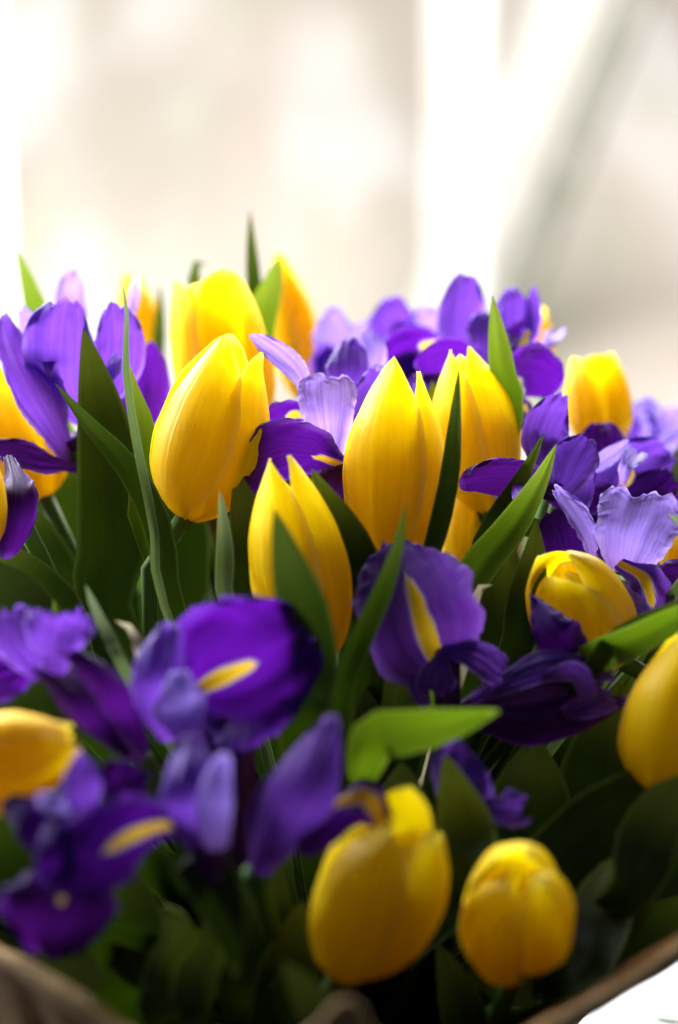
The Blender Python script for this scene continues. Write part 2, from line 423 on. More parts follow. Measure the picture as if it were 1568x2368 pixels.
# bank of the garden outside, rising away from the window
vs, fs, nx, ny = [], [], 60, 50
for j in range(ny + 1):
    for i in range(nx + 1):
        x = -16 + 32 * i / nx; t = j / ny; y = 3.0 + 26 * t
        z = -2.0 + 0.035 * (y - 3) ** 1.75 + 0.35 * noise.noise((x * .35, y * .35, 2)) + 0.10 * noise.noise((x * 1.3, y * 1.3, 5))
        vs.append((x, y, z))
for j in range(ny):
    for i in range(nx):
        a = j * (nx + 1) + i; fs.append((a, a + 1, a + nx + 2, a + nx + 1))
struct(obj('ground', vs, fs, M['ground']))
def bank_z(x, y): return -2.0 + 0.035 * (y - 3) ** 1.75 + 0.35 * noise.noise((x * .35, y * .35, 2))
def garden_tree(label, x, y, lean, r, h, mat):
    b = Vector((x, y, bank_z(x, y) - 0.1))
    e = empty('tree', b)
    top = b + Vector((lean * h, 0.2, h))
    tr = tube('trunk', mat, [b, b.lerp(top, .5) + Vector((0.03, 0, 0)), top], [(0, r * 1.15), (.3, r), (1, r * .7)], e, 14, 18)
    rr = random.Random(int(x * 100))
    for k in range(4):
        p = b.lerp(top, 0.72 + 0.08 * k); a = rr.uniform(0, 6.28); l = rr.uniform(.8, 1.4)
        q = p + Vector((math.cos(a) * l, math.sin(a) * l, l))
        tube('limb', mat, [p, p.lerp(q, .5) + Vector((0, 0, .1)), q], [(0, r * .45), (1, r * .12)], e, 8, 8)
    tag(e, label, 'tree')
garden_tree('blurred dark leaning trunk outside, upper right behind the white frame', 0.51, 8.2, 0.36, 0.055, 4.6, M['bark'])
garden_tree('pale broad blurred slanting strip outside, shaped as a trunk, between white frame and dark trunk', 0.34, 8.6, 0.36, 0.21, 4.8, M['pale_strip'])  # pale slanting strip of unknown kind, given the shape of a trunk

def curtain(label, xs_top, xs_bot, y, z0, z1, folds, amp, layers=((0, 1),)):
    vs, fs, nu, nv = [], [], 48, 24
    for n_, (la, lb) in enumerate(layers):      # cloth stacked in several sheets; staggered widths soften the edges
        o0 = len(vs)
        for j in range(nv + 1):
            t = j / nv; z = z0 + (z1 - z0) * t
            a = xs_bot[0] + (xs_top[0] - xs_bot[0]) * t; b = xs_bot[1] + (xs_top[1] - xs_bot[1]) * t
            a, b = a + (b - a) * la, a + (b - a) * lb
            for i in range(nu + 1):
                u = i / nu
                vs.append((a + (b - a) * u, y + n_ * 0.022 + amp * math.sin(u * folds * 6.283 + 0.6 * t + n_) + 0.3 * amp * math.sin(u * 17 + 2 * t), z))
        for j in range(nv):
            for i in range(nu):
                k = o0 + j * (nu + 1) + i; fs.append((k, k + 1, k + nu + 2, k + nu + 1))
    o = obj('curtain', vs, fs, M['curtain']); tag(o, label, 'curtain')
curtain('sheer white curtain edge at the far left of the window', (-0.52, -0.160), (-0.52, -0.158), 0.985, 0.02, 1.0, 3.5, 0.012, ((0, 1), (0, .99), (0, .98)))
def wx(xp, d): return (xp - 784) * K * d
curtain('bright white window frame behind the back irises, built as sheer cloth', (wx(905, 1.64), wx(1125, 1.64)), (wx(900, 1.7), wx(1122, 1.7)), 1.58, -0.3, 1.1, 1.0, 0.010, ((.26, 1), (.40, .95), (.52, .88)))  # window frame made of backlit sheer cloth so that it shows bright

# the bouquet's kraft paper wrap
rim_px = [(-60, 2170, .585), (60, 2247, .555), (150, 2305, .535), (250, 2372, .52), (450, 2520, .50), (640, 2490, .497), (740, 2400, .495), (800, 2346, .495),
          (845, 2410, .495), (980, 2530, .497), (1160, 2460, .505), (1300, 2374, .525), (1430, 2302, .55), (1570, 2212, .58), (1680, 2120, .61)]
rim = [P(*p) for p in rim_px] + [Vector(p) for p in ((.185, .62, .315), (.205, .74, .32), (.18, .88, .33), (.10, .975, .335), (0, 1.0, .335), (-.10, .975, .335), (-.18, .88, .33), (-.205, .74, .325), (-.175, .62, .318))]
def closed(pts, t):
    n = len(pts); x = (t % 1) * n; i = int(x); f = x - i
    p0, p1, p2, p3 = (pts[(i + k) % n] for k in (-1, 0, 1, 2))
    return 0.5 * (p1 * 2 + (p2 - p0) * f + (p0 * 2 - p1 * 5 + p2 * 4 - p3) * f * f + (p1 * 3 - p0 - p2 * 3 + p3) * f ** 3)
wrap = empty('paper_wrap', (0, 0.74, 0))
nu, nv = 220, 24
vs, fs, uvs = [], [], []
for j in range(nv + 1):
    t = j / nv
    for i in range(nu):
        a = closed(rim, i / nu)
        ax = Vector((0, 0.74, 0))
        o = Vector((a.x, a.y - 0.74, 0))
        sx = max(0, min(1, (a.x + .05) / .13)); sx = sx * sx * (3 - 2 * sx)
        f = (1 - t) ** (0.5 + 1.2 * sx)
        base = o.normalized() * 0.05
        wv = 0.004 * math.sin(i / nu * 6.283 * 19) * math.sin(math.pi * min(1, t * 1.2)) * 1.0
        q = ax + o * f + base * (1 - f) * 0.9 + o.normalized() * wv
        q.z = a.z * (1 - t) ** 0.85 + 0.004
        vs.append(q); uvs.append((i / nu, t * 0.4))
for j in range(nv):
    for i in range(nu):
        fs.append((j * nu + i, j * nu + (i + 1) % nu, (j + 1) * nu + (i + 1) % nu, (j + 1) * nu + i))
sheet = obj('paper_sheet', vs, fs, M['kraft'], wrap, uvs)
md = sheet.modifiers.new('thick', 'SOLIDIFY'); md.thickness = 0.0012; md.offset = 0
vs, fs, uvs = [], [], []
nr = 8
for i in range(nu):
    a = closed(rim, i / nu); b = closed(rim, (i + 1) / nu); tg = (b - a).normalized()
    outw = Vector((a.x, a.y - 0.74, 0)).normalized(); sidev = tg.cross(outw).normalized(); ow = sidev.cross(tg)
    k = 0.0036 + 0.0012 * noise.noise((i * 0.13, 1, 2))
    for r in range(nr):
        an = 2 * math.pi * r / nr
        vs.append(a + ow * math.cos(an) * k * 0.6 + sidev * math.sin(an) * k + Vector((0, 0, 0.001))); uvs.append((i / nu, r / nr * .02))
for i in range(nu):
    for r in range(nr):
        i2 = (i + 1) % nu; r2 = (r + 1) % nr
        fs.append((i * nr + r, i * nr + r2, i2 * nr + r2, i2 * nr + r))
obj('folded_hem', vs, fs, M['hem'], wrap, uvs)
tag(wrap, 'brown printed kraft paper wrap with pale folded hem around the bouquet', 'paper wrap')

# ------------------------------------------------------------------ tulips
TP = {
    'egg':  [(0, .16), (.05, .48), (.14, .76), (.27, .95), (.40, 1), (.58, .94), (.76, .73), (.9, .50), (1, .33)],
    'long': [(0, .16), (.05, .46), (.14, .72), (.30, .93), (.46, 1), (.62, .93), (.80, .66), (.92, .38), (1, .15)],
    'bud':  [(0, .18), (.06, .56), (.16, .84), (.34, 1), (.55, .99), (.74, .86), (.9, .56), (1, .26)],
    'open': [(0, .16), (.05, .48), (.14, .78), (.28, .96), (.44, 1), (.64, .96), (.84, .82), (.95, .70), (1, .64)],
}
TW = [(0, .55), (.14, .84), (.36, 1), (.58, .99), (.74, .95), (.86, .80), (.94, .54), (.985, .22), (1, .02)]
TWR = [(0, .55), (.14, .84), (.36, 1), (.64, 1), (.80, .93), (.91, .74), (.97, .45), (.992, .22), (1, .03)]
def tulip(label, d, base, tip, width, prof='egg', phase=0.0, dbase=0.0, dtip=0.0, blunt=False, hv=None, flare=0.0, tipr=(0, 0, 0), lobe=1.0):
    B, T = P(base[0], base[1], d + dbase), P(tip[0], tip[1], d + dtip)
    L = (T - B).length; ax = (T - B).normalized(); R = 0.5 * width * K * d
    e = empty('tulip', foot_of(B))
    x = ax.cross(CAM - B).normalized(); yv = ax.cross(x)      # yv: away from the camera
    SEED[0] += 1; sd = SEED[0] * 3.77
    rr = random.Random(SEED[0] * 13 + 5)
    tab = TP[prof]; wt = TWR if blunt else TW
    nu_, nv_ = 18, 34
    for k in range(6):
        inner = k >= 3
        th0 = math.radians(phase + 120 * (k % 3) + (60 if inner else 0))
        rs = (0.86 - .03 * (lobe - 1) if inner else 1.0)
        h = (hv[k] if hv else 1 + rr.uniform(-.035, .03)) * (0.95 if inner else 1)
        A = math.radians(56 if inner else 70)
        kd = sd + k * 5.1
        tilt = rr.uniform(-.04, .05)
        vs, uvs = [], []
        for j in range(nv_ + 1):
            v = j / nv_; v = 1 - (1 - v) ** 1.35
            for i in range(nu_ + 1):
                u = -1 + 2 * i / nu_
                wv = interp(wt, v) * (1 + 0.03 * noise.noise((v * 7, math.copysign(3, u), kd)))
                th = th0 + u * A * wv
                r = R * rs * interp(tab, v)
                r *= 1 - (0.085 * lobe if not inner else 0.10) * abs(u) ** 2.2 * (0.5 + 0.5 * v)        # petals are rounder than the cup
                if not inner: r += R * (0.05 + 0.035 * (lobe - 1)) * u * (1 - v * .4)                            # one edge laps over the next
                r += R * 0.012 * math.exp(-(u / 0.12) ** 2) * math.sin(math.pi * min(1, v * 1.1)) * (1 if not inner else .5)
                r -= R * 0.012 * math.exp(-((abs(u) - 0.32) / 0.14) ** 2) * math.sin(math.pi * min(1, v * 1.05))
                r += R * (0.03 + 0.02 * lobe) * noise.noise((u * 1.5, v * 2.4, kd)) + R * tilt * v * v
                r += R * 0.010 * noise.noise((u * 9.0, v * 1.6, kd + 1))
                r += R * (flare + 0.05) * max(0, (v - .86) / .14) ** 2 * (1 if not inner else 0)
                r += R * 0.05 * abs(u) ** 3 * noise.noise((v * 5, math.copysign(1.7, u), kd + 2)) * (v > .25) * min(1, (v - .25) * 3)
                if not inner: r += R * tipr[k] * v ** 3
                z = L * h * v
                vs.append(B + ax * z + x * (math.sin(th) * r) - yv * (math.cos(th) * r))
                uvs.append((0.5 + u / 2, v))
        fs = []
        for j in range(nv_):
            for i in range(nu_):
                a = j * (nu_ + 1) + i; fs.append((a, a + 1, a + nu_ + 2, a + nu_ + 1))
        obj('petal', vs, fs, M['tulip'], e, uvs)
    tube('pistil', M['pistil'], [B + ax * 0.002, B + ax * L * .35, B + ax * L * .5], [(0, R * .16), (.8, R * .18), (.9, R * .26), (1, R * .1)], e, 8, 8)
    stem(B, ax, e)
    tag(e, label, 'tulip', 'yellow tulips in the bouquet')
    return e

tulip('egg-shaped yellow tulip in sharp focus left of centre, its tip slightly open', .752, (432, 1202), (553, 772), 264, 'egg', phase=-42, hv=[.965, .94, 1.0, .90, .88, .94], tipr=(.03, .08, .05))
tulip('broad yellow tulip with a scalloped top behind the egg-shaped sharp tulip', .85, (545, 1010), (480, 628), 236, 'open', phase=25, hv=[.98, .99, 1.0, .97, 1.0, .98], blunt=True)
tulip('tall blurred yellow tulip at the back beside two upright green leaf tips', .99, (708, 930), (640, 585), 124, 'long', phase=60)
tulip('small pale blurred yellow tulip at the back, left of the scalloped-top tulip', 1.04, (330, 830), (305, 628), 104, 'egg', phase=10)
tulip('tallest slender yellow tulip in sharp focus at the centre of the bouquet', .735, (898, 1325), (925, 826), 236, 'long', phase=-30, hv=[1.0, .94, .96, .92, .88, .92], tipr=(0, .20, .03))
tulip('yellow tulip with twin tips just right of the tallest centre tulip', .805, (1128, 1185), (1062, 806), 206, 'long', phase=62, hv=[1.0, .97, 1.0, .92, .90, .90], tipr=(.06, .03, .08))
tulip('dim yellow tulip in shade low behind the tallest centre tulip', .815, (1075, 1345), (1085, 1075), 130, 'egg', phase=0)
tulip('yellow tulip with a flat scalloped top standing at the right rear', .90, (1402, 1040), (1372, 818), 152, 'open', phase=5, blunt=True)
tulip('small distant yellow tulip peeking out right of the tall rear iris', 1.0, (1255, 900), (1248, 705), 62, 'egg', phase=0)
tulip('yellow tulip with two pointed tips partly behind a broad blurred leaf', .70, (735, 1545), (640, 1058), 232, 'long', phase=-44, hv=[1.0, 1.0, .93, .90, .88, .88], tipr=(.0, .05, 0))
tulip('squat rounded yellow tulip bud leaning to the camera at right centre', .70, (1400, 1520), (1283, 1300), 236, 'bud', phase=-28, dbase=.030, dtip=-.004, blunt=True, hv=[.98, 1.0, 1.02, .97, .95, .97], lobe=1.5)
tulip('deep yellow tulip cut off by the right edge of the picture', .66, (1520, 1835), (1600, 1470), 236, 'egg', phase=-20)
tulip('blurred yellow tulip lying sideways at the left edge, tip pointing right', .585, (-130, 1800), (185, 1715), 236, 'egg', phase=30)
tulip('large blurred yellow tulip in the foreground near the bottom centre', .60, (795, 2238), (962, 1872), 294, 'bud', phase=-36, dtip=-.016, dbase=.01, blunt=True, hv=[.90, .93, 1.03, .9, .9, .97], lobe=2.8, tipr=(.05, .16, .12))
tulip('round plump blurred yellow tulip at the lower right, seen partly from above', .605, (1176, 2196), (1212, 2012), 266, 'bud', phase=-52, dtip=-.030, dbase=.014, blunt=True, hv=[.90, 1.0, 1.04, .9, .88, .95], lobe=3.0)
tulip('shaded orange-yellow tulip at the left edge behind purple iris petals', .83, (105, 1150), (-30, 850), 232, 'egg', phase=20)
tulip('yellow tulip showing only a sliver low on the left picture edge', .72, (-60, 1290), (-65, 1010), 165, 'egg', phase=0)
tulip('yellow tulip showing a sliver at the right edge below lilac iris crest', .77, (1600, 1370), (1625, 1130), 165, 'egg', phase=0)

# ------------------------------------------------------------------ irises
PK = {  # name, material, profile, defaults
    'fall': ('fall', 'fall', 'fall', dict(er=.22, ruf=.13, rn=4, edge=.09)),
    'dark': ('fall', 'dark', 'fall', dict(er=.22, ruf=.13, rn=4, edge=.09)),
    'round': ('fall', 'fall', 'round', dict(er=.30, ruf=.09, rn=3, edge=.04)),
    'std': ('standard', 'std', 'std', dict(er=.20, scal=.07, ruf=.13, rn=3, edge=.09)),
    'stdl': ('standard', 'lilac', 'std', dict(er=.20, scal=.07, ruf=.13, rn=3, edge=.09)),
    'fan': ('style_crest', 'lilac', 'fan', dict(er=.06, scal=.13, ruf=.06, rn=3, edge=.09)),
    'fanp': ('style_crest', 'std', 'fan', dict(er=.06, scal=.14, ruf=.14, rn=3, edge=.09)),
    'hood': ('style_arm', 'std', 'hood', dict(er=.20, ruf=.08, rn=2, edge=.06)),
    'bud': ('standard', 'std', 'bud', dict(er=.16, ruf=.06, rn=2, edge=.06)),
    'dbud': ('standard', 'tube', 'bud', dict(er=.16, ruf=.06, rn=2, edge=.06)),
}
def iris(label, d, root, petals, tubes=(), extra=0):
    B = P(root[0], root[1], d + (root[2] if len(root) > 2 else .01))
    e = empty('iris', foot_of(B))
    petals = list(petals)
    rx = random.Random(len(label) * 31 + int(d * 1000))
    for k in range(extra):      # crumpled inner petals and crests between the main ones
        src = rx.choice(petals)[1]
        m = src[1]; dd = m[2] if len(m) > 2 else 0
        an = math.radians(rx.uniform(-60, 60)); ln_ = rx.uniform(50, 95)
        bx, by = m[0] + rx.uniform(-45, 45), m[1] + rx.uniform(10, 70)
        tx, ty = bx + math.sin(an) * ln_, by - math.cos(an) * ln_
        petals.append((rx.choice(['std', 'stdl', 'fanp', 'fan', 'fall']), [(bx, by, dd + rx.uniform(-.015, .02)), ((bx + tx) / 2 + rx.uniform(-12, 12), (by + ty) / 2, dd + rx.uniform(-.02, .01)), (tx, ty, dd + rx.uniform(-.015, .02))],
                       rx.uniform(42, 78), dict(roll=rx.uniform(-45, 45), cup=rx.uniform(-.9, .9), ruf=.18)))
    for kind, pl, w, kw in petals:
        nm, mt, pf, df = PK[kind]
        a = dict(df); a.update(kw)
        mt = a.pop('mat', mt); pf = a.pop('pf', pf)
        ribbon(nm, M[mt], pts3(pl, d), w * K * d, e, pf, nu=24, nv=48, fine=.045, crease=.05, **a)
    for pl, r in tubes:
        tube('flower_tube', M['tube'], pts3(pl, d), [(0, r * K * d), (.6, r * .8 * K * d), (1, r * .55 * K * d)], e, 12, 12)
    ax = (B - BIND).normalized()
    stem(B, ax, e, 0.0034)
    tag(e, label, 'iris', 'purple irises in the bouquet')

iris('large violet iris with a domed petal at the upper left edge', .80, (190, 1060), [
    ('std', [(205, 985, .02), (140, 840, 0), (165, 684, -.01)], 190, dict(cup=-.8, mat='std', roll=8)),
    ('std', [(205, 985, .02), (270, 830, .012), (262, 684, .012)], 140, dict(cup=-.7)),
    ('std', [(170, 1075, .01), (80, 900, 0), (5, 728, .01)], 150, dict(roll=28, cup=.7)),
    ('dark', [(190, 1085, .0), (90, 1062, -.01), (-40, 1030, -.01)], 78, dict(roll=35)),
    ('stdl', [(185, 800, .08), (160, 700, .09), (172, 615, .09)], 88, dict(cup=-.5)),
    ('std', [(335, 1010, .06), (350, 890, .07), (345, 780, .07)], 105, dict(cup=-.6, mat='fall')),
    ('std', [(215, 1010, .04), (290, 930, .05), (330, 850, .05)], 90, dict(mat='fall')),
    ('stdl', [(120, 830, .05), (80, 770, .06), (45, 705, .06)], 70, dict(roll=20)),
    ('stdl', [(295, 760, .12), (310, 690, .13), (318, 628, .13)], 26, dict()),
], [([(170, 1010, .01), (200, 1100, .02)], 26)], extra=3)
iris('dark violet iris petal drooping at the left edge below the shaded tulip', .725, (20, 1150, .03), [
    ('dark', [(20, 1050, .02), (40, 1150, -.004), (10, 1292, .0)], 105, dict(cup=-.8)),
    ('dark', [(-10, 1050, .02), (-50, 1120, .004), (-90, 1200, .0)], 105, dict()),
])
iris('iris with lilac fan crest and yellow-marked dark fall at the centre', .768, (800, 1130, .02), [
    ('fan', [(768, 1085, .008), (763, 970, -.004), (760, 862, .004)], 142, dict(cup=.35, scal=.09)),
    ('fall', [(800, 1082, .006), (715, 1052, -.012), (630, 1055, -.022), (565, 1130, -.026)], 172, dict(roll=-32, sig=(0, .34, .30), cup=-.35)),
    ('dark', [(798, 1085, .004), (780, 1115, -.004), (755, 1185, -.002)], 100, dict(roll=-20)),
    ('fall', [(725, 965, .03), (668, 960, .02), (598, 992, .02)], 84, dict(sig=(0, .52, .42), roll=-20, cup=-.5)),
    ('stdl', [(712, 935, .02), (682, 855, .02), (576, 770, .02)], 66, dict(roll=22, cup=.5, ruf=.03)),
    ('std', [(790, 940, .05), (806, 850, .05), (812, 778, .06)], 128, dict(cup=-.9)),
    ('stdl', [(850, 900, .07), (862, 815, .07), (842, 760, .075)], 88, dict(cup=-.9)),
    ('std', [(815, 1090, .02), (850, 960, .028), (880, 840, .03)], 105, dict(roll=20)),
    ('stdl', [(835, 930, .045), (862, 880, .04), (886, 838, .04)], 50, dict(roll=10)),
], [([(790, 1090, .0), (805, 1170, .02)], 22)])
iris('pale washed-out iris blurred at the rear centre below the white drape', .965, (900, 900), [
    ('stdl', [(765, 860), (768, 780), (775, 705)], 92, dict(cup=-.4)),
    ('std', [(905, 830), (908, 755), (915, 682)], 118, dict(cup=-.6)),
    ('stdl', [(985, 830), (985, 760), (992, 700)], 84, dict(cup=-.4)),
    ('stdl', [(825, 850, .02), (835, 790, .02), (840, 740, .02)], 90, dict(cup=-.4)),
    ('fall', [(1035, 790, -.05), (960, 805, -.06), (885, 860, -.06)], 110, dict(sig=(0, .42, .36), roll=-25, cup=-.4)),
    ('fall', [(1040, 850, -.05), (970, 860, -.06), (880, 900, -.06)], 100, dict(roll=-10)),
    ('fall', [(1010, 830, -.08), (1000, 900, -.09), (985, 970, -.09)], 110, dict()),
    ('std', [(760, 900, -.03), (752, 850, -.03), (748, 790, -.03)], 70, dict()),
], extra=7)
iris('tall violet iris with upright petals at the rear right of centre', .90, (1140, 920), [
    ('std', [(1085, 850), (1062, 735), (1078, 618)], 118, dict(cup=-.7)),
    ('std', [(1170, 850), (1180, 760), (1188, 660)], 108, dict(cup=-.7)),
    ('std', [(1215, 830), (1234, 750), (1234, 655)], 46, dict(roll=30)),
    ('fall', [(1222, 765, -.02), (1205, 815, -.03), (1195, 870, -.03)], 54, dict(sig=(0, .8, .5))),
    ('fall', [(1165, 850, -.05), (1225, 855, -.06), (1295, 900, -.06)], 122, dict(roll=20, cup=-.3)),
    ('std', [(1120, 850, -.02), (1125, 780, -.02), (1130, 715, -.01)], 90, dict()),
    ('fall', [(1110, 820, -.05), (1040, 815, -.06), (960, 850, -.06)], 78, dict(roll=-25)),
    ('fall', [(1190, 900, -.05), (1205, 960, -.06), (1215, 1030, -.06)], 66, dict(sig=(.35, 1.0, .5))),
], extra=5)
iris('violet iris with two upright petals and dark fall beside the crossing leaves', .78, (1290, 1180, .02), [
    ('stdl', [(1270, 1120, .002), (1252, 1010, .004), (1298, 904, .004)], 118, dict(roll=12, cup=.5, mat='std')),
    ('std', [(1290, 1150, -.008), (1322, 1085, -.01), (1362, 1005, -.008)], 112, dict(cup=.5)),
    ('std', [(1335, 1210, -.004), (1345, 1130, .004), (1368, 1060, .004)], 60, dict(roll=10)),
    ('dark', [(1395, 1130, .06), (1392, 1050, .06), (1390, 975, .065)], 125, dict()),
    ('dark', [(1310, 1165, -.006), (1190, 1118, -.024), (1060, 1115, -.022)], 122, dict(roll=-38, cup=-.6)),
    ('fall', [(1300, 1130, -.008), (1230, 1120, -.012), (1180, 1150, -.012)], 90, dict(sig=(.2, .5, .25), roll=-30)),
], extra=3)
iris('soft-focus violet iris spreading at right behind the lilac-crested iris', .83, (1400, 1270), [
    ('std', [(1375, 1245), (1440, 1110), (1556, 1030)], 155, dict(cup=.5, roll=8)),
    ('std', [(1400, 1265, -.004), (1475, 1165, -.01), (1562, 1085, -.01)], 120, dict(cup=.4, mat='fall')),
    ('dark', [(1410, 1290, -.008), (1385, 1200, -.012), (1370, 1120, -.01)], 165, dict()),
    ('stdl', [(1340, 1100, -.02), (1400, 1060, -.02), (1458, 1015, -.02)], 42, dict(roll=20)),
    ('dark', [(1430, 1280, -.005), (1500, 1200, -.01), (1580, 1160, -.01)], 110, dict()),
    ('fall', [(1430, 1130, -.02), (1450, 1108, -.024), (1466, 1085, -.024)], 30, dict(sig=(0, .9, .9))),
], extra=5)
iris('pale blurred iris far back at the right picture edge', .96, (1530, 1060), [
    ('stdl', [(1500, 1060), (1488, 985), (1505, 912)], 100, dict(cup=-.5)),
    ('stdl', [(1560, 1070, -.01), (1555, 1010, -.01), (1548, 935, -.01)], 110, dict(cup=-.5)),
    ('std', [(1450, 1060, -.01), (1452, 1000, -.01), (1458, 950, -.01)], 60, dict()),
    ('stdl', [(1510, 1080, -.03), (1560, 1040, -.03), (1600, 1010, -.03)], 90, dict()),
], extra=4)
iris('iris with a wide lilac ruffled crest and yellow streak at the right edge', .735, (1430, 1360, .03), [
    ('fan', [(1445, 1325, 0), (1468, 1240, -.004), (1500, 1130, .004)], 205, dict(cup=.25, scal=.15, pf=[(0, .36), (.25, .66), (.5, .88), (.8, 1), (1, 1)])),
    ('stdl', [(1372, 1305, .004), (1352, 1225, .002), (1282, 1120, .004)], 62, dict(roll=30, ruf=.16, rn=7, cup=.6)),
    ('std', [(1345, 1330, .02), (1315, 1260, .02), (1290, 1170, .02)], 140, dict(cup=-.5, mat='fall')),
    ('std', [(1378, 1296, -.008), (1428, 1365, -.012), (1506, 1438, -.014)], 56, dict(roll=18, ruf=.16, rn=7, mat='lilac')),
    ('fall', [(1430, 1300, -.002), (1492, 1345, -.010), (1520, 1450, -.012)], 120, dict(sig=(0, .72, .30), roll=-15, cup=-.5, mat='fall_light')),
    ('dark', [(1500, 1325, .012), (1555, 1335, .006), (1605, 1400, .004)], 100, dict()),
    ('fall', [(1510, 1435, -.004), (1545, 1462, -.008), (1580, 1492, -.008)], 74, dict(ruf=.14)),
])
iris('violet iris facing forward with a long yellow stripe, front of centre tulip', .685, (1035, 1680, .02), [
    ('fall', [(1018, 1548, 0), (975, 1455, -.010), (935, 1345, -.002), (905, 1255, .010)], 276, dict(fold=.55, sig=(0.02, .66, .17), pf=[(0, .26), (.12, .56), (.32, .95), (.5, 1), (.75, .74), (1, .20)], er=.06, ruf=.05, mat='fall_light')),
    ('fanp', [(1005, 1505, -.006), (1085, 1512, -.014), (1170, 1562, -.012)], 84, dict(scal=.10, roll=-14, ruf=.14)),
    ('fanp', [(1030, 1505, -.010), (1012, 1555, -.018), (1004, 1608, -.016)], 100, dict(scal=.08, cup=-.5)),
    ('std', [(960, 1530, -.004), (966, 1585, -.010), (990, 1642, -.010)], 48, dict(cup=.4)),
], [([(1030, 1520, -.004), (1034, 1600, .0), (1040, 1700, .015)], 36)])
iris('half-closed dark iris lying sideways below the squat tulip bud', .685, (1060, 1665, .02), [
    ('bud', [(1062, 1650, .004), (1240, 1672, -.012), (1455, 1618, -.004)], 118, dict(cup=-1.0, mat='dark')),
    ('bud', [(1062, 1640, .008), (1200, 1600, -.006), (1345, 1600, -.002)], 128, dict(cup=-1.0, mat='tube')),
    ('std', [(1090, 1622, .002), (1260, 1540, -.010), (1438, 1562, -.006)], 82, dict(roll=-22, ruf=.08, cup=-.4)),
    ('std', [(1240, 1570, -.008), (1330, 1552, -.018), (1352, 1610, -.018), (1300, 1640, -.014)], 50, dict(ruf=.2, rn=6, roll=20)),
    ('fanp', [(1290, 1650, -.010), (1360, 1630, -.016), (1418, 1596, -.012)], 84, dict(ruf=.14)),
    ('fall', [(1345, 1535, .002), (1275, 1470, -.006), (1228, 1375, .006)], 150, dict(cup=-1.0, sig=(0, .16, .5), roll=-20, pf=[(0, .5), (.3, .95), (.6, .8), (.85, .4), (1, .12)], er=.05)),
])
iris('violet iris in side view at the left edge with ruffled top', .625, (335, 1770, .01), [
    ('bud', [(335, 1755, 0), (225, 1645, -.010), (85, 1525, 0)], 165, dict(cup=-1.25, mat='tube')),
    ('bud', [(335, 1735, -.004), (262, 1610, -.018), (140, 1490, -.012)], 92, dict(cup=-1.0, mat='dark')),
    ('bud', [(300, 1745, -.006), (190, 1640, -.020), (75, 1540, -.012)], 60, dict(cup=-.9, mat='dark')),
    ('fanp', [(130, 1560, -.012), (130, 1485, -.014), (145, 1412, -.010)], 165, dict(scal=.20, ruf=.10)),
    ('fanp', [(90, 1570, -.006), (45, 1490, -.006), (25, 1400, 0)], 130, dict(scal=.18, ruf=.10)),
    ('std', [(145, 1490, -.004), (172, 1440, -.004), (186, 1402, -.004)], 28, dict()),
    ('std', [(150, 1510, -.004), (178, 1488, -.004), (192, 1466, -.004)], 32, dict()),
    ('fall', [(95, 1540, .004), (30, 1555, 0), (-50, 1575, 0)], 120, dict(roll=20)),
])
iris('dark violet iris with a big rounded fall and yellow flash, left foreground', .625, (540, 1990, .03), [
    ('round', [(440, 1600, .004), (560, 1545, -.006), (735, 1470, 0)], 350, dict(sig=(.0, .52, .13), cup=.30, mat='fall', notch=0.0, er=.34, pf=[(0, .24), (.13, .58), (.3, .92), (.5, 1), (.75, .97), (1, .70)])),
    ('hood', [(400, 1712, -.006), (372, 1580, -.026), (402, 1438, -.014)], 178, dict(cup=-1.25)),
    ('hood', [(430, 1705, -.022), (415, 1625, -.034), (405, 1550, -.030)], 140, dict(cup=-.9, ruf=.10, mat='lilac')),
    ('dark', [(480, 1690, .004), (520, 1720, .0), (560, 1700, .0)], 90, dict()),
], [([(500, 1640, .004), (540, 1750, .012), (545, 2000, .03)], 60)])
iris('blurred violet iris spreading over the lower left corner', .572, (440, 2010, .02), [
    ('hood', [(475, 1975, 0), (440, 1830, -.014), (440, 1690, -.002)], 172, dict(cup=-1.2)),
    ('hood', [(505, 1965, -.012), (492, 1860, -.018), (522, 1740, -.012)], 92, dict(cup=-.8, mat='lilac')),
    ('fall', [(445, 1905, 0), (340, 1915, -.012), (210, 1985, -.02), (100, 2050, -.016)], 215, dict(sig=(0, .56, .26), roll=-24, cup=-.4)),
    ('std', [(205, 1930, -.010), (186, 1830, -.014), (188, 1738, -.010)], 108, dict(cup=-.9)),
    ('hood', [(130, 1975, -.006), (70, 1895, -.012), (10, 1850, -.004)], 125, dict(cup=-1.1, mat='fall')),
    ('stdl', [(190, 1900, -.010), (130, 1855, -.016), (80, 1835, -.012)], 56, dict(roll=20, ruf=.15)),
    ('hood', [(150, 2045, -.020), (128, 1970, -.024), (140, 1880, -.018)], 105, dict(cup=-.9, mat='fall')),
    ('dark', [(150, 1990, -.004), (135, 2090, -.014), (100, 2215, -.006)], 260, dict(sig=(.12, .42, .10), cup=-.4, pf='round')),
    ('dark', [(330, 1860, .01), (290, 1800, .012), (300, 1760, .012)], 130, dict()),
], [([(470, 1940, .0), (500, 2060, .01), (510, 2160, .02)], 40)])
iris('large blurred closed violet iris bud left of the foreground tulip', .583, (590, 2030, .01), [
    ('bud', [(590, 2020, .004), (690, 1840, -.014), (772, 1652, 0)], 215, dict(cup=-1.3, edge=.02, ruf=.02)),
    ('bud', [(600, 2030, .010), (640, 1870, .002), (720, 1720, .006)], 150, dict(cup=-1.0, mat='fall')),
    ('fall', [(770, 1860, .012), (846, 1846, .006), (892, 1925, .010)], 82, dict(sig=(0, .85, .6), cup=-.5)),
    ('fall', [(860, 1890, .0), (780, 1905, -.006), (690, 1975, -.004)], 78, dict(roll=-25)),
])
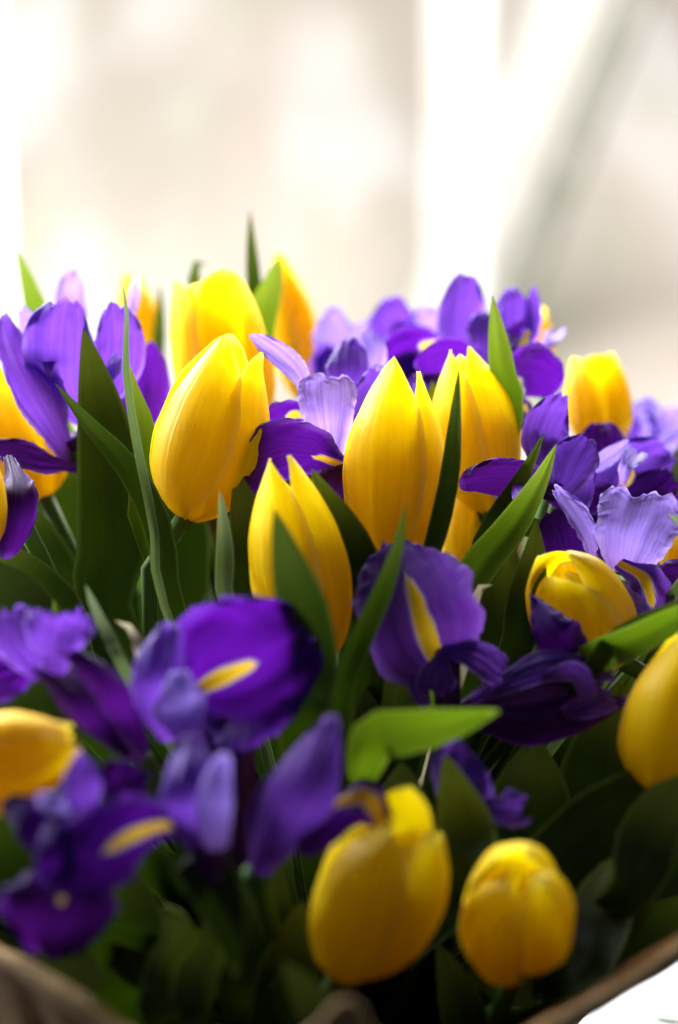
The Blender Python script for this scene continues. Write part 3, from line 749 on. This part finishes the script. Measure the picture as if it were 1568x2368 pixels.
iris('small crumpled violet iris hanging behind the pointed foreground leaf', .635, (1075, 1960, .02), [
    ('std', [(1085, 1910, 0), (1062, 1810, -.006), (1040, 1705, 0)], 125, dict(ruf=.16, rn=5, cup=.4)),
    ('std', [(1130, 1890, -.002), (1105, 1810, -.008), (1080, 1740, -.004)], 66, dict(roll=20, ruf=.14)),
    ('fanp', [(1105, 1852, -.004), (1165, 1872, -.008), (1222, 1858, -.006)], 92, dict(ruf=.16, scal=.16)),
])

# ------------------------------------------------------------------ leaves and spathes
def leaf(label, d, pl, w, mat='leaf', prof='spear', cat='leaf', down=True, name='leaf', group='leaves among the flowers', rootd=None, **kw):
    """pl runs from tip to base"""
    q = pts3(pl, d)[::-1]
    w3 = w * K * d
    tab = WP[prof]
    if down:
        f = foot_of(q[0]); low = q[0].lerp(BIND + Vector((0, 0, .03)), 0.58) + Vector((0, 0, 0.01))
        n0 = len(q); full = [BIND.lerp(f, .3), low] + q
        ln = lambda s: sum((b - a).length for a, b in zip(s, s[1:]))
        fr = ln(full[:3]) / ln(full)
        tab = [(0, .35)] + [(fr * .6, tab[0][1] * .75)] + [(fr + (1 - fr) * t, v) for t, v in tab]
        q = full
    o = ribbon(name, M[mat], q, w3, None, tab, **kw)
    # the origin of a leaf sits at its base
    b = q[0]
    o.data.transform(Matrix.Translation(-b)); o.location = b
    tag(o, label, cat, group)
    return o
leaf('bright green leaf point rising alone at the far left above the irises', .90, [(38, 575), (68, 660), (95, 760), (110, 900)], 62, 'leaf2', roll=25)
leaf('broad dark green leaf standing upright left of the egg-shaped tulip', .775, [(192, 758), (222, 900), (250, 1080), (255, 1300), (250, 1450)], 165, fold=.25, roll=10)
leaf('slender green leaf curving out left, tip below the violet iris', .73, [(128, 886), (205, 985), (300, 1095), (365, 1240), (400, 1420)], 74, fold=.5, roll=25)
leaf('hair-thin grey-green blade rising above the left irises', .72, [(280, 642), (293, 720), (290, 860), (318, 1040), (355, 1220), (385, 1420)], 22, 'blade', 'blade', name='blade', cat='leaf', roll=15, fold=.6)
leaf('short light green folded leaf against the left flank of the egg-shaped tulip', .765, [(296, 836), (318, 920), (345, 1010), (330, 1130), (340, 1250)], 56, 'leaf2', fold=.5, roll=-15)
leaf('brown-green withered leaf tip in front of the upper left iris', .84, [(148, 792), (175, 860), (195, 960)], 28, 'dry', roll=10)
leaf('vertical narrow leaf with the highest tip in the bouquet', .935, [(578, 484), (582, 580), (590, 690), (600, 830)], 40, roll=20)
leaf('sunlit yellow-green leaf leaning right in front of the tall rear tulip', .905, [(648, 586), (630, 660), (604, 740), (600, 880)], 82, 'leaf2', roll=-10, fold=.2)
leaf('little leaf tip curling just above the scalloped-top tulip', .955, [(482, 610), (455, 606), (448, 650), (470, 740)], 34, roll=10)
leaf('soft blurred leaf tip between the two rear left tulips', 1.0, [(370, 655), (370, 720), (368, 800), (380, 900)], 34, 'leaf')
leaf('upright bright green leaf beside the twin-tipped tulip', .80, [(1138, 682), (1152, 780), (1168, 900), (1175, 1010)], 66, 'leaf2', roll=-12, fold=.25)
leaf('narrow green leaf standing against the right side of the tallest tulip', .715, [(1061, 856), (1056, 960), (1045, 1100), (1015, 1240), (985, 1340)], 54, fold=.5, roll=-25)
leaf('dark green leaf curving between the two sharp centre tulips', .705, [(720, 1082), (755, 1150), (805, 1240), (845, 1340), (860, 1470)], 112, fold=.42, roll=-12)
leaf('left one of two slim leaves crossing right of the centre tulips', .752, [(1259, 998), (1225, 1075), (1175, 1160), (1120, 1260), (1090, 1400)], 56, fold=.4, roll=-15)
leaf('longer right one of two slim leaves crossing right of the centre tulips', .73, [(1287, 1026), (1245, 1120), (1180, 1225), (1095, 1330), (1040, 1470)], 86, 'leaf2', fold=.3, roll=-8)
leaf('dark horizontal leaf pointing right under the two-petalled violet iris', .775, [(1348, 1206), (1280, 1222), (1205, 1215), (1170, 1270)], 60, roll=35, fold=.4)
leaf('short upright blade with pale margins below the egg-shaped tulip', .70, [(508, 1132), (516, 1200), (522, 1300), (530, 1420)], 44, 'blade', 'spear', fold=.5)
leaf('wide blurred leaf in front of the two-pointed tulip', .625, [(634, 1175), (665, 1290), (705, 1430), (715, 1580), (700, 1720)], 140, 'leaf', fold=.15, roll=-10)
leaf('long dark blade slanting left of the forward-facing iris', .65, [(938, 1165), (915, 1270), (870, 1390), (815, 1510), (785, 1660)], 62, fold=.5, roll=30)
leaf('thin pale-edged blade tip leaning above the left foreground iris', .655, [(198, 1352), (225, 1420), (262, 1490), (300, 1570)], 30, 'blade', 'blade', fold=.5)
leaf('tiny upright leaf tip behind the ruffled iris at left', .66, [(124, 1386), (132, 1430), (150, 1500)], 26, 'leaf2')
leaf('small pale curled tip beside the rounded violet hood', .65, [(266, 1434), (296, 1446), (322, 1488), (340, 1550)], 26, 'dry')
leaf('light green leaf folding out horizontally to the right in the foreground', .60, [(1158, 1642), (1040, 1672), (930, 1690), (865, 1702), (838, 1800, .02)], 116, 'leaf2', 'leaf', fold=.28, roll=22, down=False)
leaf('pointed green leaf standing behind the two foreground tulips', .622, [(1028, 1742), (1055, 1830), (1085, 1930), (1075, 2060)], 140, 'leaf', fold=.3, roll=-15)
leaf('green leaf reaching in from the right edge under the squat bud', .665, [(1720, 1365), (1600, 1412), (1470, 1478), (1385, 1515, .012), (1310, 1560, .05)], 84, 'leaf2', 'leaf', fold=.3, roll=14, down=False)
leaf('second thinner leaf layered above the one at the right edge', .675, [(1660, 1350), (1580, 1400), (1500, 1440), (1430, 1480), (1360, 1560)], 60, 'leaf', roll=20)
leaf('dim drooping leaf below the lower left iris', .575, [(545, 2260), (535, 2170), (500, 2060), (440, 1960), (470, 2050)], 130, 'leaf', down=False, roll=-10)
leaf('small blurred leaf tip at the bottom left of the foreground tulip', .535, [(648, 2218), (690, 2270), (740, 2350), (760, 2450)], 96, 'leaf', fold=.3)
leaf('dim leaf below the gap between the two foreground tulips', .655, [(1010, 2180), (1045, 2260), (1075, 2360), (1080, 2460)], 110, 'leaf', fold=.3)
leaf('wavy dark leaf edge deep at the lower left of centre', .60, [(378, 2090), (420, 2160), (385, 2270), (380, 2380)], 120, 'leaf', 'leaf', ruf=.2)
leaf('second wavy dark leaf deep at the lower left of centre', .59, [(480, 2110), (490, 2190), (445, 2270), (470, 2390)], 110, 'leaf', 'leaf', ruf=.2)
leaf('dark rounded leaf tip near the paper hem at lower left', .575, [(255, 2285), (200, 2250), (130, 2190), (160, 2120)], 110, 'leaf', 'leaf')
leaf('large dark leaf in shadow below the right edge tulip', .66, [(1640, 1760), (1480, 1860), (1340, 1960), (1200, 2060)], 210, 'leaf', 'leaf', roll=15)
leaf('dark wavy leaf spreading along the wrap at lower right', .67, [(1640, 2060), (1480, 2170), (1340, 2180), (1220, 2220)], 150, 'leaf', 'leaf', ruf=.16)
leaf('dark leaf drooping over the wrap at the bottom right', .66, [(1230, 2330), (1180, 2270), (1140, 2200), (1110, 2140)], 150, 'leaf', 'leaf', ruf=.1)
leaf('cream dried spathe tip sticking up behind the forward-facing iris', .70, [(1022, 1278), (1016, 1310), (1022, 1380)], 22, 'dry', name='spathe', cat='spathe')
leaf('cream dried spathe curling right of the forward-facing iris', .695, [(1140, 1352), (1108, 1358), (1088, 1430), (1070, 1540)], 34, 'dry', name='spathe', cat='spathe')
leaf('pale-edged leaf tip poking in at the right picture edge', .715, [(1545, 1188), (1580, 1215), (1640, 1260)], 34, 'blade', 'blade')
leaf('dark green leaf at the right picture edge behind the spreading iris', .86, [(1575, 1020), (1560, 1110), (1540, 1230)], 70, 'leaf', roll=20)
leaf('green leaf wedge right of the lilac crest, before the edge tulip', .765, [(1565, 1190), (1520, 1270), (1470, 1340)], 46, 'leaf')
leaf('broad shaded leaf behind the egg-shaped tulip base', .79, [(430, 1030), (420, 1180), (410, 1350), (400, 1500)], 150, 'leaf', fold=.2)
leaf('shaded upright leaf left of the two-pointed tulip', .74, [(545, 1080), (570, 1200), (580, 1340), (560, 1500)], 120, 'leaf', fold=.2)
leaf('dark leaf slanting at the left edge under the drooping petal', .74, [(-40, 1240), (60, 1330), (150, 1430), (200, 1560)], 120, 'leaf', 'leaf')
leaf('shaded leaf rising behind the cream spathe right of centre', .74, [(1190, 1250), (1165, 1340), (1140, 1450), (1110, 1600)], 110, 'leaf', fold=.2)
leaf('shaded leaf below the lilac-crested iris at right', .72, [(1240, 1200), (1235, 1290), (1210, 1400), (1180, 1530)], 90, 'leaf', fold=.3)

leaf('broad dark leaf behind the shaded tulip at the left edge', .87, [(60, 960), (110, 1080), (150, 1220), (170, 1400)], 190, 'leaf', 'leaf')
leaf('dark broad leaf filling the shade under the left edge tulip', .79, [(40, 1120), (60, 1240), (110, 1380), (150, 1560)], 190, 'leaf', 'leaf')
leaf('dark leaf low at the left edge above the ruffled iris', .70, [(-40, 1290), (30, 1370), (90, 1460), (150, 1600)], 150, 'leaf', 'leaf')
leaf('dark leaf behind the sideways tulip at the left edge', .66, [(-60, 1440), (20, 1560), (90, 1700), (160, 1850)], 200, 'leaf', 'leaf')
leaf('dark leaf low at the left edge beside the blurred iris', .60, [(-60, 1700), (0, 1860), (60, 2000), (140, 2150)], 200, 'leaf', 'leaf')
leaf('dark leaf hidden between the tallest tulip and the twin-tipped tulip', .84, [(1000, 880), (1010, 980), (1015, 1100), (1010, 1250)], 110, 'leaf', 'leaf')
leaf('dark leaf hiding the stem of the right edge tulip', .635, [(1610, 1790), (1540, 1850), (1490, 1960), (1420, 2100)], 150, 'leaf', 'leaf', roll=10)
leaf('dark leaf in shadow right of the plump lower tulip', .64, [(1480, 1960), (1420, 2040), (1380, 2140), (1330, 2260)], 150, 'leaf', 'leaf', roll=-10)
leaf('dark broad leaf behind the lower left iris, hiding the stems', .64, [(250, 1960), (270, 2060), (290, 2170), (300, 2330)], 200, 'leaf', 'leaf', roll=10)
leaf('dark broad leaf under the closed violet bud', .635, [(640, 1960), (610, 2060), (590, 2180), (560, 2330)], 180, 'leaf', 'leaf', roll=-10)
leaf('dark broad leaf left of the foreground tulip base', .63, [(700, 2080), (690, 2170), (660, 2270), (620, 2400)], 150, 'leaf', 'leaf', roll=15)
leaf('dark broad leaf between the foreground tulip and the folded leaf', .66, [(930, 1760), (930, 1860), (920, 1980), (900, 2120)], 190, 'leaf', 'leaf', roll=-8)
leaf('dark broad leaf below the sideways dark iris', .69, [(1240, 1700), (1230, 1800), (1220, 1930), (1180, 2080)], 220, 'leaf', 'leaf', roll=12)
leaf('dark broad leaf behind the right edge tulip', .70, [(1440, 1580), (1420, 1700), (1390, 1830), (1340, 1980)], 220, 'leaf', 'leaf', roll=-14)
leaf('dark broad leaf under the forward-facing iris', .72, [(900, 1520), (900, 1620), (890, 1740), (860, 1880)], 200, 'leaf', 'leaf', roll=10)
# leaves packed deep inside the bunch
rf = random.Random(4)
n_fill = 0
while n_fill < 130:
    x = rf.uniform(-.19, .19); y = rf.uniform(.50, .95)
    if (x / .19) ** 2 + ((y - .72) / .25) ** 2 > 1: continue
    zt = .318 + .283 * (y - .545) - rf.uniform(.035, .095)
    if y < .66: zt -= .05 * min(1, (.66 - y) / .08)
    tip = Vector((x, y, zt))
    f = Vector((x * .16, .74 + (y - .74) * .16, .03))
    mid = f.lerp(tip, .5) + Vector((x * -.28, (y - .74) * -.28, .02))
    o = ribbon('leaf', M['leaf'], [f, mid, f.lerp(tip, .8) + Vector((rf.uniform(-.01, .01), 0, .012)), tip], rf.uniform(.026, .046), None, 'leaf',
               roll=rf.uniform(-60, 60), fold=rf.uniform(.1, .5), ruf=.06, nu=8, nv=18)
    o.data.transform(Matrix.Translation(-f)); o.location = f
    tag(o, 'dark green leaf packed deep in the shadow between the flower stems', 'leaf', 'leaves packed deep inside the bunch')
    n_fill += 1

# a fallen dark leaf on the sill, bottom right
a = [on_plane(1462, 2352, .003), on_plane(1500, 2354, .006), on_plane(1560, 2362, .009), on_plane(1640, 2366, .004)]
o = ribbon('fallen_leaf', M['leaf'], a, .008, None, [(0, .5), (.08, .2), (.4, 1), (.8, .8), (1, .1)], cup=.3, roll=20)
tag(o, 'dark green leaf scrap lying on the white sill in the bottom right corner', 'leaf')
